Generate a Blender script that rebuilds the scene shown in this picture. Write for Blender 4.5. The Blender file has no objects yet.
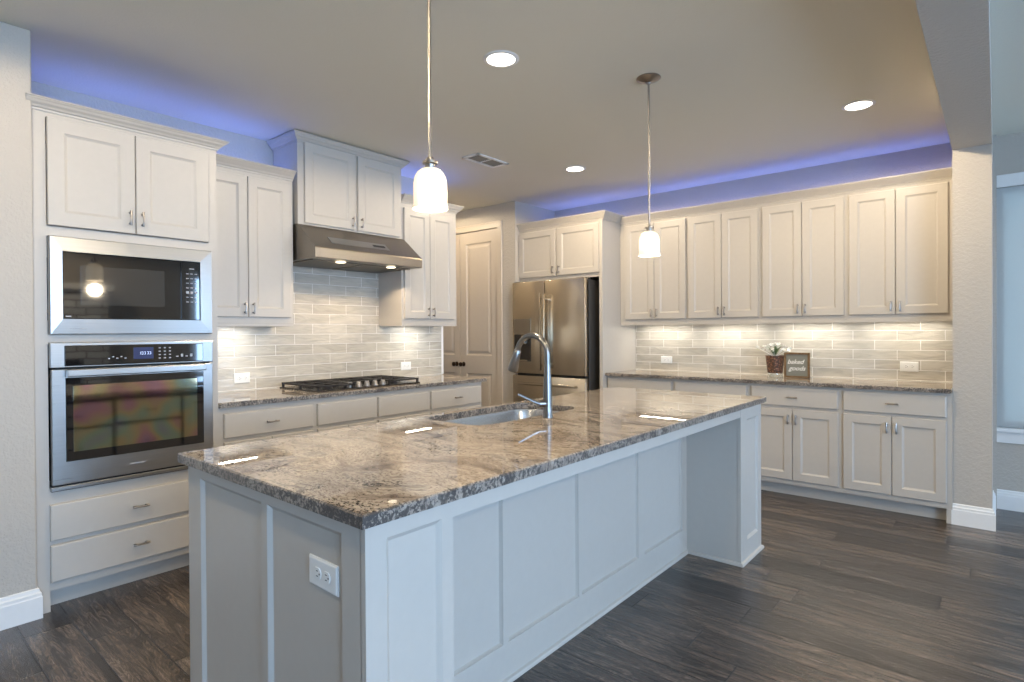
import bpy, bmesh, math, random
from mathutils import Vector, Matrix
random.seed(7)
SC = bpy.context.scene
COL = SC.collection

# ------------------------------------------------------------------ camera
yaw, pit, rol = math.radians(40.602), math.radians(-0.353), math.radians(-0.361)
fwd = Vector((-math.sin(yaw)*math.cos(pit), math.cos(yaw)*math.cos(pit), math.sin(pit)))
rt = Vector((math.cos(yaw), math.sin(yaw), 0)); up = rt.cross(fwd)
R_ = rt*math.cos(rol) + up*math.sin(rol); U_ = R_.cross(fwd)
cd = bpy.data.cameras.new('camera'); cam = bpy.data.objects.new('camera', cd); COL.objects.link(cam)
M = Matrix((R_, U_, -fwd)).transposed().to_4x4(); M.translation = Vector((4.169, -2.832, 1.324))
cam.matrix_world = M
cd.sensor_width = 36; cd.lens = 573.066/1024*36
cd.shift_x = 6.71/1024; cd.shift_y = -5.488/1024
cd.clip_start = .05
SC.camera = cam

# ------------------------------------------------------------------ world, exposure
W = bpy.data.worlds.new('world'); SC.world = W; W.use_nodes = True
bg = W.node_tree.nodes['Background']; bg.inputs[0].default_value = (.41, .65, 1.0, 1); bg.inputs[1].default_value = 19.5
SC.view_settings.view_transform = 'Standard'; SC.view_settings.look = 'None'
SC.view_settings.exposure = -0.12; SC.view_settings.gamma = 1; SC.view_settings.use_curve_mapping = False

LS = 1.0
def lamp(name, kind, loc, energy, color, rot=(0,0,0), size=None, size_y=None, shape=None, radius=None, parent=None, portal=False, spread=None, spot=None):
    d = bpy.data.lights.new(name, kind); d.energy = energy*LS; d.color = color
    if kind == 'AREA':
        d.shape = shape or 'RECTANGLE'; d.size = size; d.size_y = size_y or size
        if spread: d.spread = spread
    elif kind == 'SPOT':
        d.spot_size = spot; d.spot_blend = .15; d.shadow_soft_size = radius or .05
    elif radius: d.shadow_soft_size = radius
    o = bpy.data.objects.new(name, d); COL.objects.link(o)
    o.location = loc; o.rotation_euler = rot
    if parent:
        o.parent = parent; o.location = Vector(loc) - parent.location
    if portal: d.cycles.is_portal = True
    return o
PI = math.pi
# daylight enters by these openings (portals only guide the sampling of the sky)
RW = [(-5.1, -1.8, .25, 2.45), (1.35, 2.45, .6, 2.36)]      # windows of the right wall: y0,y1,z0,z1
for (a, b, c, d) in RW:
    lamp('window_portal', 'AREA', (8.33, (a+b)/2, (c+d)/2), 1, (1,1,1), (0, PI/2, 0), size=d-c, size_y=b-a, portal=True)

# ------------------------------------------------------------------ node helpers
def mat(name):
    m = bpy.data.materials.new(name); m.use_nodes = True
    return m, m.node_tree, m.node_tree.nodes['Principled BSDF']
def nd(nt, t, ins=None, **kw):
    n = nt.nodes.new(t)
    for k, v in kw.items(): setattr(n, k, v)
    for k, v in (ins or {}).items():
        if hasattr(v, 'is_output') or isinstance(v, bpy.types.NodeSocket): nt.links.new(v, n.inputs[k])
        else: n.inputs[k].default_value = v
    return n
def ramp(nt, fac, stops, interp='LINEAR'):
    n = nt.nodes.new('ShaderNodeValToRGB'); n.color_ramp.interpolation = interp
    e = n.color_ramp.elements
    while len(e) < len(stops): e.new(.5)
    for i, (p, c) in enumerate(stops):
        e[i].position = p; e[i].color = tuple(c)+(1,) if not isinstance(c, (int, float)) else (c, c, c, 1)
    nt.links.new(fac, n.inputs[0]); return n.outputs[0]
def mth(nt, op, a, b=None, c=None):
    n = nt.nodes.new('ShaderNodeMath'); n.operation = op
    for i, v in enumerate((a, b, c)):
        if v is None: continue
        if isinstance(v, (int, float)): n.inputs[i].default_value = v
        else: nt.links.new(v, n.inputs[i])
    return n.outputs[0]
def mix(nt, fac, a, b, mode='MIX'):
    n = nt.nodes.new('ShaderNodeMix'); n.data_type = 'RGBA'; n.blend_type = mode
    for k, v in ((0, fac), (6, a), (7, b)):
        if isinstance(v, (int, float)): n.inputs[k].default_value = v
        elif isinstance(v, tuple): n.inputs[k].default_value = v+(1,) if len(v) == 3 else v
        else: nt.links.new(v, n.inputs[k])
    return n.outputs[2]
def coords(nt): return nt.nodes.new('ShaderNodeTexCoord').outputs['Object']
def geo(nt): return nt.nodes.new('ShaderNodeNewGeometry').outputs['Position']
def bump(nt, h, strength, dist, bs, normal=None):
    n = nd(nt, 'ShaderNodeBump', {'Height': h, 'Strength': strength, 'Distance': dist})
    nt.links.new(n.outputs[0], bs.inputs['Normal']); return n
def plain(name, col, rough=.5, metal=0, noise=None, **kw):
    m, nt, b = mat(name)
    b.inputs['Base Color'].default_value = tuple(col)+(1,); b.inputs['Roughness'].default_value = rough; b.inputs['Metallic'].default_value = metal
    g = geo(nt)
    n = nd(nt, 'ShaderNodeTexNoise', {'Vector': g, 'Scale': (noise or 30), 'Detail': 3})
    c = mix(nt, n.outputs[0], tuple(x*.97 for x in col), tuple(min(1, x*1.03) for x in col))
    nt.links.new(c, b.inputs['Base Color'])
    for k, v in kw.items(): b.inputs[k.replace('_', ' ')].default_value = v
    return m

# ------------------------------------------------------------------ materials
def m_wall(name, col, bs=.35, scale=55):
    m, nt, b = mat(name); g = geo(nt)
    n = nd(nt, 'ShaderNodeTexNoise', {'Vector': g, 'Scale': scale, 'Detail': 3, 'Roughness': .6})
    h = ramp(nt, n.outputs[0], [(.42, 0.), (.6, 1.)])
    b.inputs['Base Color'].default_value = tuple(col)+(1,); b.inputs['Roughness'].default_value = .75
    bump(nt, h, bs, .004, b)
    return m
WALL = m_wall('wall_paint', (.49, .445, .39))
CEIL = m_wall('ceiling_paint', (.71, .67, .565), .12, 90)
CAB = plain('cabinet_paint', (.505, .465, .415), .38)
TRIM = plain('trim_paint', (.80, .79, .77), .35)
DOORP = plain('pantry_door_paint', (.62, .54, .45), .4)
NICK = plain('brushed_nickel', (.34, .31, .28), .34, 1)
BRONZE = plain('dark_bronze', (.06, .04, .03), .35, .8)
PLAST = plain('white_plastic', (.78, .77, .74), .4)
SLOT = plain('dark_slot', (.02, .02, .02), .5)
IRON = plain('cast_iron', (.018, .015, .014), .45, .2)
BLACK = plain('black_gloss', (.006, .006, .007), .05)
RUB = plain('black_gap', (.012, .012, .012), .6)

def m_steel(name, col, rough, axis):
    m, nt, b = mat(name); g = geo(nt)
    s = {'z': (3, 3, 400), 'y': (400, 3, 400), 'x': (3, 400, 400)}[axis]
    v = nd(nt, 'ShaderNodeVectorMath', {0: g, 1: s}, operation='MULTIPLY').outputs[0]
    n = nd(nt, 'ShaderNodeTexNoise', {'Vector': v, 'Scale': 1., 'Detail': 2})
    b.inputs['Metallic'].default_value = 1
    nt.links.new(mix(nt, n.outputs[0], tuple(c*.9 for c in col), tuple(c*1.06 for c in col)), b.inputs['Base Color'])
    nt.links.new(mth(nt, 'MULTIPLY_ADD', n.outputs[0], .1, rough-.05), b.inputs['Roughness'])
    bump(nt, n.outputs[0], .03, .001, b)
    return m
STEEL = m_steel('stainless_steel', (.43, .42, .405), .30, 'z')
STEELF = plain('fridge_steel', (.64, .57, .47), .27, 1, noise=2)
STEELH = m_steel('hood_steel', (.30, .265, .225), .36, 'z')
SINKM = m_steel('sink_steel', (.6, .6, .61), .25, 'x')

def m_granite(name, edge=False):
    m, nt, b = mat(name); g = geo(nt)
    w = nd(nt, 'ShaderNodeTexNoise', {'Vector': g, 'Scale': 1.6, 'Detail': 4}).outputs[1]
    w2 = nd(nt, 'ShaderNodeVectorMath', {0: w, 1: (.55, .55, .55)}, operation='MULTIPLY').outputs[0]
    g2 = nd(nt, 'ShaderNodeVectorMath', {0: g, 1: w2}, operation='ADD').outputs[0]
    rot = nd(nt, 'ShaderNodeMapping', {'Vector': g2, 'Rotation': (0, 0, .55), 'Scale': (1.1, 4.2, 2.5)}).outputs[0]
    flow = nd(nt, 'ShaderNodeTexNoise', {'Vector': rot, 'Scale': 2.6, 'Detail': 9, 'Roughness': .68, 'Distortion': .7}).outputs[0]
    base = ramp(nt, flow, [(.28, (.12, .10, .09)), (.38, (.25, .21, .185)), (.48, (.38, .33, .285)), (.57, (.46, .415, .36)), (.63, (.22, .20, .19)), (.70, (.43, .39, .345))])
    fine = nd(nt, 'ShaderNodeTexNoise', {'Vector': nd(nt, 'ShaderNodeMapping', {'Vector': g2, 'Rotation': (0, 0, .6), 'Scale': (22, 60, 40)}).outputs[0], 'Scale': 2.4, 'Detail': 6, 'Roughness': .75}).outputs[0]
    f = ramp(nt, fine, [(.38, (.34, .28, .25)), (.48, (.85, .82, .80)), (.68, (1.12, 1.1, 1.06))])
    c = mix(nt, .85, base, f, 'MULTIPLY')
    sp = nd(nt, 'ShaderNodeTexNoise', {'Vector': g, 'Scale': 120., 'Detail': 4, 'Roughness': .65}).outputs[0]
    cl = nd(nt, 'ShaderNodeTexNoise', {'Vector': rot, 'Scale': 3.3, 'Detail': 3}).outputs[0]
    th = mth(nt, 'ADD', sp, mth(nt, 'MULTIPLY', mth(nt, 'SUBTRACT', cl, .5), .55))
    k = ramp(nt, th, [(.50 if edge else .60, 0.), (.56 if edge else .65, 1.)])
    c = mix(nt, k, c, (.035, .03, .032))
    if edge:  # same stone, colour darkened because the edge faces carry no reflection
        k2 = ramp(nt, nd(nt, 'ShaderNodeTexNoise', {'Vector': g, 'Scale': 60., 'Detail': 3}).outputs[0], [(.52, 0.), (.58, 1.)])
        c = mix(nt, mth(nt, 'MULTIPLY', k2, .8), c, (.05, .042, .038))
        c = mix(nt, .2, c, (.16, .145, .12))
        b.inputs['Roughness'].default_value = .28
        bump(nt, sp, .5, .004, b)
    else:
        b.inputs['Roughness'].default_value = .018
        b.inputs['Specular IOR Level'].default_value = .852
    nt.links.new(c, b.inputs['Base Color'])
    return m
GRAN = m_granite('granite_polished'); GRANE = m_granite('granite_edge', True)

def m_floor():
    m, nt, b = mat('hickory_planks'); g = geo(nt)
    sx = nd(nt, 'ShaderNodeSeparateXYZ', {0: g}); X, Y = sx.outputs[0], sx.outputs[1]
    PW, PL = .178, 1.15
    v = mth(nt, 'DIVIDE', Y, PW); row = mth(nt, 'FLOOR', v)
    r1 = nd(nt, 'ShaderNodeTexWhiteNoise', {'W': row}, noise_dimensions='1D').outputs[0]
    u = mth(nt, 'ADD', mth(nt, 'DIVIDE', X, PL), mth(nt, 'MULTIPLY', r1, 7.)); colm = mth(nt, 'FLOOR', u)
    idv = nd(nt, 'ShaderNodeCombineXYZ', {0: row, 1: colm}).outputs[0]
    wn = nd(nt, 'ShaderNodeTexWhiteNoise', {'Vector': idv}, noise_dimensions='2D')
    idr = wn.outputs[0]
    gx = mth(nt, 'ADD', X, mth(nt, 'MULTIPLY', idr, 37.))
    gy = mth(nt, 'ADD', Y, mth(nt, 'MULTIPLY', idr, 19.))
    gv = nd(nt, 'ShaderNodeCombineXYZ', {0: mth(nt, 'MULTIPLY', gx, 1.4), 1: mth(nt, 'MULTIPLY', gy, 9.), 2: 0.}).outputs[0]
    n1 = nd(nt, 'ShaderNodeTexNoise', {'Vector': gv, 'Scale': 1.3, 'Detail': 8, 'Roughness': .62, 'Distortion': 1.6}).outputs[0]
    gv2 = nd(nt, 'ShaderNodeCombineXYZ', {0: mth(nt, 'MULTIPLY', gx, 5.), 1: mth(nt, 'MULTIPLY', gy, 95.), 2: 0.}).outputs[0]
    n2 = nd(nt, 'ShaderNodeTexNoise', {'Vector': gv2, 'Scale': 1., 'Detail': 5, 'Roughness': .6}).outputs[0]
    # figured rings
    rings = mth(nt, 'SINE', mth(nt, 'MULTIPLY', n1, 75.))
    rr = ramp(nt, rings, [(.0, .45), (.7, 1.)])
    pc = ramp(nt, idr, [(0., (.030, .021, .017)), (.3, (.095, .070, .054)), (.5, (.155, .116, .090)), (.75, (.052, .038, .031)), (1., (.215, .168, .135))])
    tone = ramp(nt, n1, [(.32, .35), (.5, 1.), (.68, 1.7)])
    c = mix(nt, 1., pc, tone, 'MULTIPLY')
    c = mix(nt, .75, c, rr, 'MULTIPLY')
    c = mix(nt, .9, c, ramp(nt, n2, [(.32, .35), (.52, 1.), (.75, 1.35)]), 'MULTIPLY')
    fy = mth(nt, 'FRACT', v); fx = mth(nt, 'FRACT', u)
    ey = mth(nt, 'MULTIPLY', mth(nt, 'MINIMUM', fy, mth(nt, 'SUBTRACT', 1., fy)), PW)
    ex = mth(nt, 'MULTIPLY', mth(nt, 'MINIMUM', fx, mth(nt, 'SUBTRACT', 1., fx)), PL)
    e = mth(nt, 'MINIMUM', ex, ey)
    gap = ramp(nt, mth(nt, 'DIVIDE', e, .006), [(0.2, 0.), (.6, 1.)])
    c = mix(nt, gap, (.012, .009, .008), c)
    nt.links.new(c, b.inputs['Base Color'])
    nt.links.new(mth(nt, 'MULTIPLY_ADD', n2, .25, .10), b.inputs['Roughness'])
    b.inputs['Specular IOR Level'].default_value = .85
    h = mth(nt, 'ADD', mth(nt, 'MULTIPLY', gap, .6), mth(nt, 'ADD', mth(nt, 'MULTIPLY', n1, .55), mth(nt, 'MULTIPLY', n2, .22)))
    bump(nt, h, .8, .008, b)
    return m
FLOOR = m_floor()

def m_tile(name, axis):
    m, nt, b = mat(name); g = geo(nt)
    s = nd(nt, 'ShaderNodeSeparateXYZ', {0: g})
    hz = mth(nt, 'ADD', s.outputs[0], -.06) if axis == 'x' else mth(nt, 'ADD', s.outputs[1], .098)
    v = nd(nt, 'ShaderNodeCombineXYZ', {0: hz, 1: mth(nt, 'SUBTRACT', s.outputs[2], .925), 2: 0.}).outputs[0]
    br = nd(nt, 'ShaderNodeTexBrick', {'Vector': v, 'Color1': (.46, .42, .355, 1), 'Color2': (.55, .51, .44, 1), 'Mortar': (.78, .76, .72, 1),
            'Scale': 1., 'Mortar Size': .0022, 'Mortar Smooth': .2, 'Bias': 0., 'Brick Width': .305, 'Row Height': .0785}, offset=.5)
    n = nd(nt, 'ShaderNodeTexNoise', {'Vector': nd(nt, 'ShaderNodeMapping', {'Vector': v, 'Scale': (5, 26, 1), 'Rotation': (0, 0, .12)}).outputs[0], 'Scale': 1., 'Detail': 3, 'Distortion': 1.2}).outputs[0]
    c = mix(nt, .6, br.outputs[0], ramp(nt, n, [(.3, .72), (.7, 1.2)]), 'MULTIPLY')
    c = mix(nt, br.outputs[1], c, (.80, .78, .74))
    nt.links.new(c, b.inputs['Base Color'])
    nt.links.new(mth(nt, 'MULTIPLY_ADD', br.outputs[1], .5, .12), b.inputs['Roughness'])
    h = mth(nt, 'SUBTRACT', mth(nt, 'MULTIPLY', n, .8), mth(nt, 'MULTIPLY', br.outputs[1], .6))
    bump(nt, h, .7, .008, b)
    return m
TILEX = m_tile('backsplash_tile_x', 'x'); TILEY = m_tile('backsplash_tile_y', 'y')

def m_glow(name, col, strength, base=(.9, .88, .8)):
    m, nt, b = mat(name)
    b.inputs['Base Color'].default_value = tuple(base)+(1,); b.inputs['Roughness'].default_value = .3
    b.inputs['Emission Color'].default_value = tuple(col)+(1,); b.inputs['Emission Strength'].default_value = strength
    return m
def m_shade():
    m, nt, b = mat('frosted_shade_glass'); s = nd(nt, 'ShaderNodeSeparateXYZ', {0: coords(nt)})
    # the bulb's glow through frosted glass falls off towards rim and shoulder
    k = ramp(nt, mth(nt, 'DIVIDE', mth(nt, 'ABSOLUTE', mth(nt, 'SUBTRACT', s.outputs[2], .075)), .075), [(0., 1.), (.6, .8), (1., .38)])
    b.inputs['Base Color'].default_value = (.85, .8, .7, 1); b.inputs['Roughness'].default_value = .25
    b.inputs['Emission Color'].default_value = (1., .80, .52, 1)
    nt.links.new(mth(nt, 'MULTIPLY', k, .8), b.inputs['Emission Strength'])
    return m
SHADE = m_shade()
LENS = m_glow('lamp_lens', (1, .93, .8), 9)
LEDW = m_glow('led_strip', (1, .97, .88), 20)
HLENS = m_glow('hood_lamp_lens', (1, .85, .6), 3)
DISP = m_glow('blue_display', (.03, .08, 1.), .06, (.01, .01, .03))
KEYS = plain('keypad_grey', (.35, .35, .37), .4)

def m_ovenglass():
    m, nt, b = mat('coated_oven_glass'); g = geo(nt)
    n = nd(nt, 'ShaderNodeTexNoise', {'Vector': g, 'Scale': 6., 'Detail': 1}).outputs[0]
    c = ramp(nt, n, [(.25, (.42, .32, .56)), (.40, (.56, .34, .42)), (.5, (.56, .50, .32)), (.6, (.38, .52, .44)), (.75, (.36, .38, .54))])
    b.inputs['Base Color'].default_value = (.03, .028, .028, 1); b.inputs['Roughness'].default_value = .07
    b.inputs['Metallic'].default_value = 1
    nt.links.new(c, b.inputs['Base Color'])
    return m
OGLASS = m_ovenglass()
MWGLASS = plain('microwave_window_glass', (.03, .03, .03), .06); 
for _m in (BLACK, MWGLASS):
    _m.node_tree.nodes['Principled BSDF'].inputs['Coat Weight'].default_value = 1
    _m.node_tree.nodes['Principled BSDF'].inputs['Coat Roughness'].default_value = .02
    _m.node_tree.nodes['Principled BSDF'].inputs['Specular IOR Level'].default_value = .9

# ------------------------------------------------------------------ object helpers
def tag(o, label=None, cat=None, group=None, kind=None):
    for k, v in (('label', label), ('category', cat), ('group', group), ('kind', kind)):
        if v: o[k] = v
    return o
def thing(name, loc, label, cat, group=None):
    o = bpy.data.objects.new(name, None); COL.objects.link(o); o.location = loc; o.empty_display_size = .1
    return tag(o, label, cat, group)
def worldloc(o):
    v = Vector(o.location)
    while o.parent: o = o.parent; v += Vector(o.location)
    return v
def obj(name, bm, m, parent=None, smooth=False, label=None):
    """bm is in world coordinates"""
    bmesh.ops.remove_doubles(bm, verts=bm.verts, dist=1e-6)
    bmesh.ops.recalc_face_normals(bm, faces=bm.faces)
    me = bpy.data.meshes.new(name)
    if parent is not None: bmesh.ops.translate(bm, verts=bm.verts, vec=-worldloc(parent))
    bm.to_mesh(me); bm.free()
    ms = m if isinstance(m, (list, tuple)) else [m]
    for x in ms: me.materials.append(x)
    if smooth:
        me.polygons.foreach_set('use_smooth', [True]*len(me.polygons))
        try: me.set_sharp_from_angle(angle=math.radians(35))
        except Exception: pass
    o = bpy.data.objects.new(name, me); COL.objects.link(o)
    if parent is not None: o.parent = parent
    if label: o['label'] = label
    return o
def struct(name, bm, m, label=None, parent=None):
    o = obj(name, bm, m, parent); 
    if parent is None: o['kind'] = 'structure'
    return o
def box(bm, x0, x1, y0, y1, z0, z1, bev=0, mi=0):
    t = bmesh.new() if bev else bm
    vs = [t.verts.new((x, y, z)) for x in (min(x0,x1), max(x0,x1)) for y in (min(y0,y1), max(y0,y1)) for z in (min(z0,z1), max(z0,z1))]
    fs = [t.faces.new([vs[i] for i in q]) for q in ((0,1,3,2), (4,6,7,5), (0,4,5,1), (2,3,7,6), (0,2,6,4), (1,5,7,3))]
    for f in fs: f.material_index = mi
    if bev:
        bmesh.ops.bevel(t, geom=t.edges[:], offset=bev, segments=2, affect='EDGES', profile=.5)
        for f in t.faces: f.material_index = mi
        me = bpy.data.meshes.new('tmp'); t.to_mesh(me); t.free(); bm.from_mesh(me); bpy.data.meshes.remove(me)
    return bm
def B(*a, **k): return box(bmesh.new(), *a, **k)

# frames: local (u, v, w): u along the face, v up, w outwards from the face
class Fr:
    def __init__(s, o, u, w): s.o = Vector(o); s.u = Vector(u); s.w = Vector(w)
    def p(s, u, v, w): return s.o + s.u*u + Vector((0,0,1))*v + s.w*w
def FX(x): return Fr((x, 0, 0), (0, 1, 0), (1, 0, 0))      # faces +X, u = Y
def FNX(x): return Fr((x, 0, 0), (0, 1, 0), (-1, 0, 0))    # faces -X, u = Y
def FNY(y): return Fr((0, y, 0), (1, 0, 0), (0, -1, 0))    # faces -Y, u = X
def rings(bm, F, u0, u1, v0, v1, prof, closed_back=True):
    prev = None; first = None
    for (i, w) in prof:
        r = [bm.verts.new(F.p(*q)) for q in ((u0+i, v0+i, w), (u1-i, v0+i, w), (u1-i, v1-i, w), (u0+i, v1-i, w))]
        if prev:
            for k in range(4): bm.faces.new((prev[k], prev[(k+1)%4], r[(k+1)%4], r[k]))
        else: first = r
        prev = r
    bm.faces.new(prev)
    if closed_back: bm.faces.new(first)
    return bm
def shaker(F, u0, u1, v0, v1, s=.062, t=.02, deep=.009):
    return rings(bmesh.new(), F, u0, u1, v0, v1, [(0, -t), (0, -.003), (.003, 0), (s, 0), (s+.003, -.003), (s+.011, -deep+.001), (s+.014, -deep)])
def slab(F, u0, u1, v0, v1, t=.02):
    return rings(bmesh.new(), F, u0, u1, v0, v1, [(0, -t), (0, -.006), (.002, -.002), (.007, 0)])
def fbox(bm, F, u0, u1, v0, v1, w0, w1, bev=0):
    a = F.p(u0, v0, w0); b = F.p(u1, v1, w1)
    return box(bm, a.x, b.x, a.y, b.y, a.z, b.z, bev)
def FB(F, *a, **k): return fbox(bmesh.new(), F, *a, **k)
def tube(bm, pts, r, n=10, rs=None, cap=True):
    pts = [Vector(p) for p in pts]; ring = []
    T0 = (pts[1]-pts[0]).normalized()
    a = T0.orthogonal().normalized()
    for i, p in enumerate(pts):
        t = ((pts[min(i+1, len(pts)-1)]-pts[max(i-1, 0)])).normalized()
        a = (a - t*a.dot(t)).normalized(); b = t.cross(a)
        rr = rs[i] if rs else r
        ring.append([bm.verts.new(p + a*rr*math.cos(2*PI*k/n) + b*rr*math.sin(2*PI*k/n)) for k in range(n)])
    for i in range(len(ring)-1):
        for k in range(n): bm.faces.new((ring[i][k], ring[i][(k+1)%n], ring[i+1][(k+1)%n], ring[i+1][k]))
    if cap: bm.faces.new(ring[0]); bm.faces.new(ring[-1])
    return bm
def lathe(bm, c, prof, n=32, axis='z', sgn=1):
    c = Vector(c); ring = []
    for (r, h) in prof:
        rr = []
        for k in range(n):
            x, y = r*math.cos(2*PI*k/n), r*math.sin(2*PI*k/n)
            d = {'z': (x, y, h*sgn), 'x': (h*sgn, x, y), 'y': (x, h*sgn, y)}[axis]
            rr.append(bm.verts.new(c+Vector(d)))
            if r < 1e-6: break
        ring.append(rr)
    for i in range(len(ring)-1):
        A, Bq = ring[i], ring[i+1]
        for k in range(n):
            q = [A[k % len(A)], A[(k+1) % len(A)], Bq[(k+1) % len(Bq)], Bq[k % len(Bq)]]
            q = list(dict.fromkeys(q))
            if len(q) > 2: bm.faces.new(q)
    for rr in (ring[0], ring[-1]):
        if len(rr) > 2: bm.faces.new(rr)
    return bm
def sweep(bm, path, prof, side=1):
    """profile [(out, z)] along an open XY path, mitred; out points to the right of travel when side=1"""
    P = [Vector((p[0], p[1])) for p in path]; rows = []
    for i, p in enumerate(P):
        d1 = (P[i]-P[i-1]).normalized() if i else None
        d2 = (P[i+1]-P[i]).normalized() if i < len(P)-1 else None
        nrm = lambda d: Vector((d.y, -d.x))*side
        if d1 is None: m = nrm(d2)
        elif d2 is None: m = nrm(d1)
        else:
            a, b = nrm(d1), nrm(d2); m = (a+b); m = m/ (m.length**2/2) if m.length > 1e-6 else a
        rows.append([bm.verts.new((p.x+m.x*o, p.y+m.y*o, z)) for (o, z) in prof])
    n = len(prof)
    for i in range(len(rows)-1):
        for k in range(n): bm.faces.new((rows[i][k], rows[i][(k+1)%n], rows[i+1][(k+1)%n], rows[i+1][k]))
    bm.faces.new(rows[0]); bm.faces.new(rows[-1])
    return bm
def crownprof(z0, z1, out):
    h = z1-z0
    return [(0, z0), (.007, z0), (.009, z0+h*.18), (.016, z0+h*.22), (.022, z0+h*.38), (.034, z0+h*.55), (out*.72, z0+h*.70), (out*.85, z0+h*.80), (out*.87, z0+h*.86), (out, z0+h*.88), (out, z1-.003), (out-.003, z1), (0, z1)]
def pull_v(F, u, v, parent, L=.075, horiz=False):
    """small footed bow pull; F's w=0 is the door face"""
    bm = bmesh.new(); h = L/2
    for s in (-1, 1):
        if horiz: fbox(bm, F, u+s*h*.72-.005, u+s*h*.72+.005, v-.005, v+.005, 0, .020, .0012)
        else: fbox(bm, F, u-.005, u+.005, v+s*h*.72-.005, v+s*h*.72+.005, 0, .020, .0012)
    pts = []
    for k in range(9):
        t = -1+2*k/8; w = .022+.006*(1-t*t)
        pts.append(F.p(u+t*h, v, w) if horiz else F.p(u, v+t*h, w))
    tube(bm, pts, .0048, 8, rs=[.0062-.0022*(1-abs(-1+2*k/8)) for k in range(9)])
    return obj('handle', bm, NICK, parent, True)
def doors(parent, F, u0, us, u1, v0, v1, hz, s=.062, low=False, gap=.002, hs=.035, m=CAB):
    """pair of shaker doors with pulls beside the seam"""
    out = []
    for (a, b, side) in ((u0, us-gap, 1), (us+gap, u1, -1)):
        d = obj('door', shaker(F, a, b, v0, v1, s), m, parent)
        pull_v(F, (b-hs*.75) if side == 1 else (a+hs*.75), hz, d)
        out.append(d)
    return out

# ------------------------------------------------------------------ setting
ZC = 2.74
WX, WY = .09, 2.68
struct('floor', B(-1.5, 8.4, -6.6, 2.95, -.1, 0), FLOOR)
struct('ceiling', B(-1.5, 8.4, -6.6, 2.95, ZC, ZC+.1), CEIL)
struct('wall_left', B(-.06, WX, -2.231, .99, 0, ZC), WALL)
struct('wall_left_nook', B(-1.5, -.06, .87, .99, 0, ZC), WALL)
struct('wall_nook', B(-1.5, -1.4, .99, 2.8, 0, ZC), WALL)
struct('wall_pantry_inside', B(-1.4, .10, 2.7, 2.8, 0, ZC), WALL)
struct('wall_stub', B(-.06, .765, -6.5, -2.232, 0, ZC, bev=.008), WALL)
bm = B(-1.5, -1.31, 1.95, 2.07, 0, ZC); box(bm, .03, .22, 1.95, 2.07, 0, ZC); box(bm, -1.31, .03, 1.95, 2.07, 2.55, ZC); box(bm, .10, .22, 2.07, WY+.12, 0, ZC)
struct('wall_pantry', bm, WALL)
# back wall with the window of the next room
WN = (4.17, 5.9, .60, 2.36)
bm = B(.22, 4.17, WY, WY+.12, 0, ZC); box(bm, 4.17, 5.9, WY+.06, WY+.18, 0, WN[2]); box(bm, 4.17, 5.9, WY+.06, WY+.18, WN[3], ZC); box(bm, 5.9, 8.4, WY+.06, WY+.18, 0, ZC)
struct('wall_back', bm, WALL)
struct('wall_pier', B(3.942, 4.148, 2.10, WY, 0, ZC), WALL)
struct('wall_header', B(3.942, 4.148, -6.5, 2.10, 2.537, ZC-.001), WALL)
bm = bmesh.new(); ys = [-6.6]; 
def wallwin(bm, fixed, lo, hi, wins, ax, th):
    cur = lo
    for (a, b, c, d) in wins:
        for (p, q, r, s) in ((cur, a, 0, ZC), (a, b, 0, c), (a, b, d, ZC)):
            if ax == 'x': box(bm, fixed, fixed+th, p, q, r, s)
            else: box(bm, p, q, fixed, fixed+th, r, s)
        cur = b
    if ax == 'x': box(bm, fixed, fixed+th, cur, hi, 0, ZC)
    else: box(bm, cur, hi, fixed, fixed+th, 0, ZC)
wallwin(bm, 8.3, -6.6, 2.95, RW, 'x', .12); struct('wall_right', bm, WALL)
bm = bmesh.new(); wallwin(bm, -6.6, -1.5, 8.4, [], 'y', .1); struct('wall_rear', bm, WALL)

def casing(name, F, u0, u1, v0, v1, sill=True, mull=1, glass=False, w=.09):
    r = bpy.data.objects.new(name, None); COL.objects.link(r); r['kind'] = 'structure'; r.location = F.p((u0+u1)/2, v0, 0)
    bm = bmesh.new()
    fbox(bm, F, u0-w, u0, v0, v1+w, .002, .02, .003); fbox(bm, F, u1, u1+w, v0, v1+w, .002, .02, .003); fbox(bm, F, u0, u1, v1, v1+w, .002, .022, .003)
    obj('window_frame', bm, TRIM, r)
    bm = bmesh.new(); fbox(bm, F, u0-w-.02, u1+w+.02, v0-.03, v0, -.03, .045, .005); fbox(bm, F, u0-w, u1+w, v0-.11, v0-.03, .002, .018, .003)
    obj('window_sill', bm, TRIM, r)
    bm = bmesh.new()
    fbox(bm, F, u0, u0+.04, v0, v1, -.06, -.02); fbox(bm, F, u1-.04, u1, v0, v1, -.06, -.02); fbox(bm, F, u0, u1, v0, v0+.05, -.06, -.02); fbox(bm, F, u0, u1, v1-.04, v1, -.06, -.02)
    for k in range(1, mull): c = u0+(u1-u0)*k/mull; fbox(bm, F, c-.025, c+.025, v0, v1, -.06, -.02)
    obj('sash', bm, TRIM, r)
    return r
FWX = Fr((8.3, 0, 0), (0, 1, 0), (-1, 0, 0)); FRY = Fr((0, -6.5, 0), (1, 0, 0), (0, 1, 0)); FBK = FNY(WY+.06)
casing('window_1', FBK, *WN)
w1 = bpy.data.objects['window_1']
SHM, _nt, _b = mat('roller_shade_fabric')
_t = nd(_nt, 'ShaderNodeBsdfTranslucent', {'Color': (.10, .10, .09, 1)}); _d = nd(_nt, 'ShaderNodeBsdfDiffuse', {'Color': (.45, .47, .47, 1)})
_m = nd(_nt, 'ShaderNodeAddShader', {0: _t.outputs[0], 1: _d.outputs[0]}); _nt.links.new(_m.outputs[0], _nt.nodes['Material Output'].inputs[0])
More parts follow.
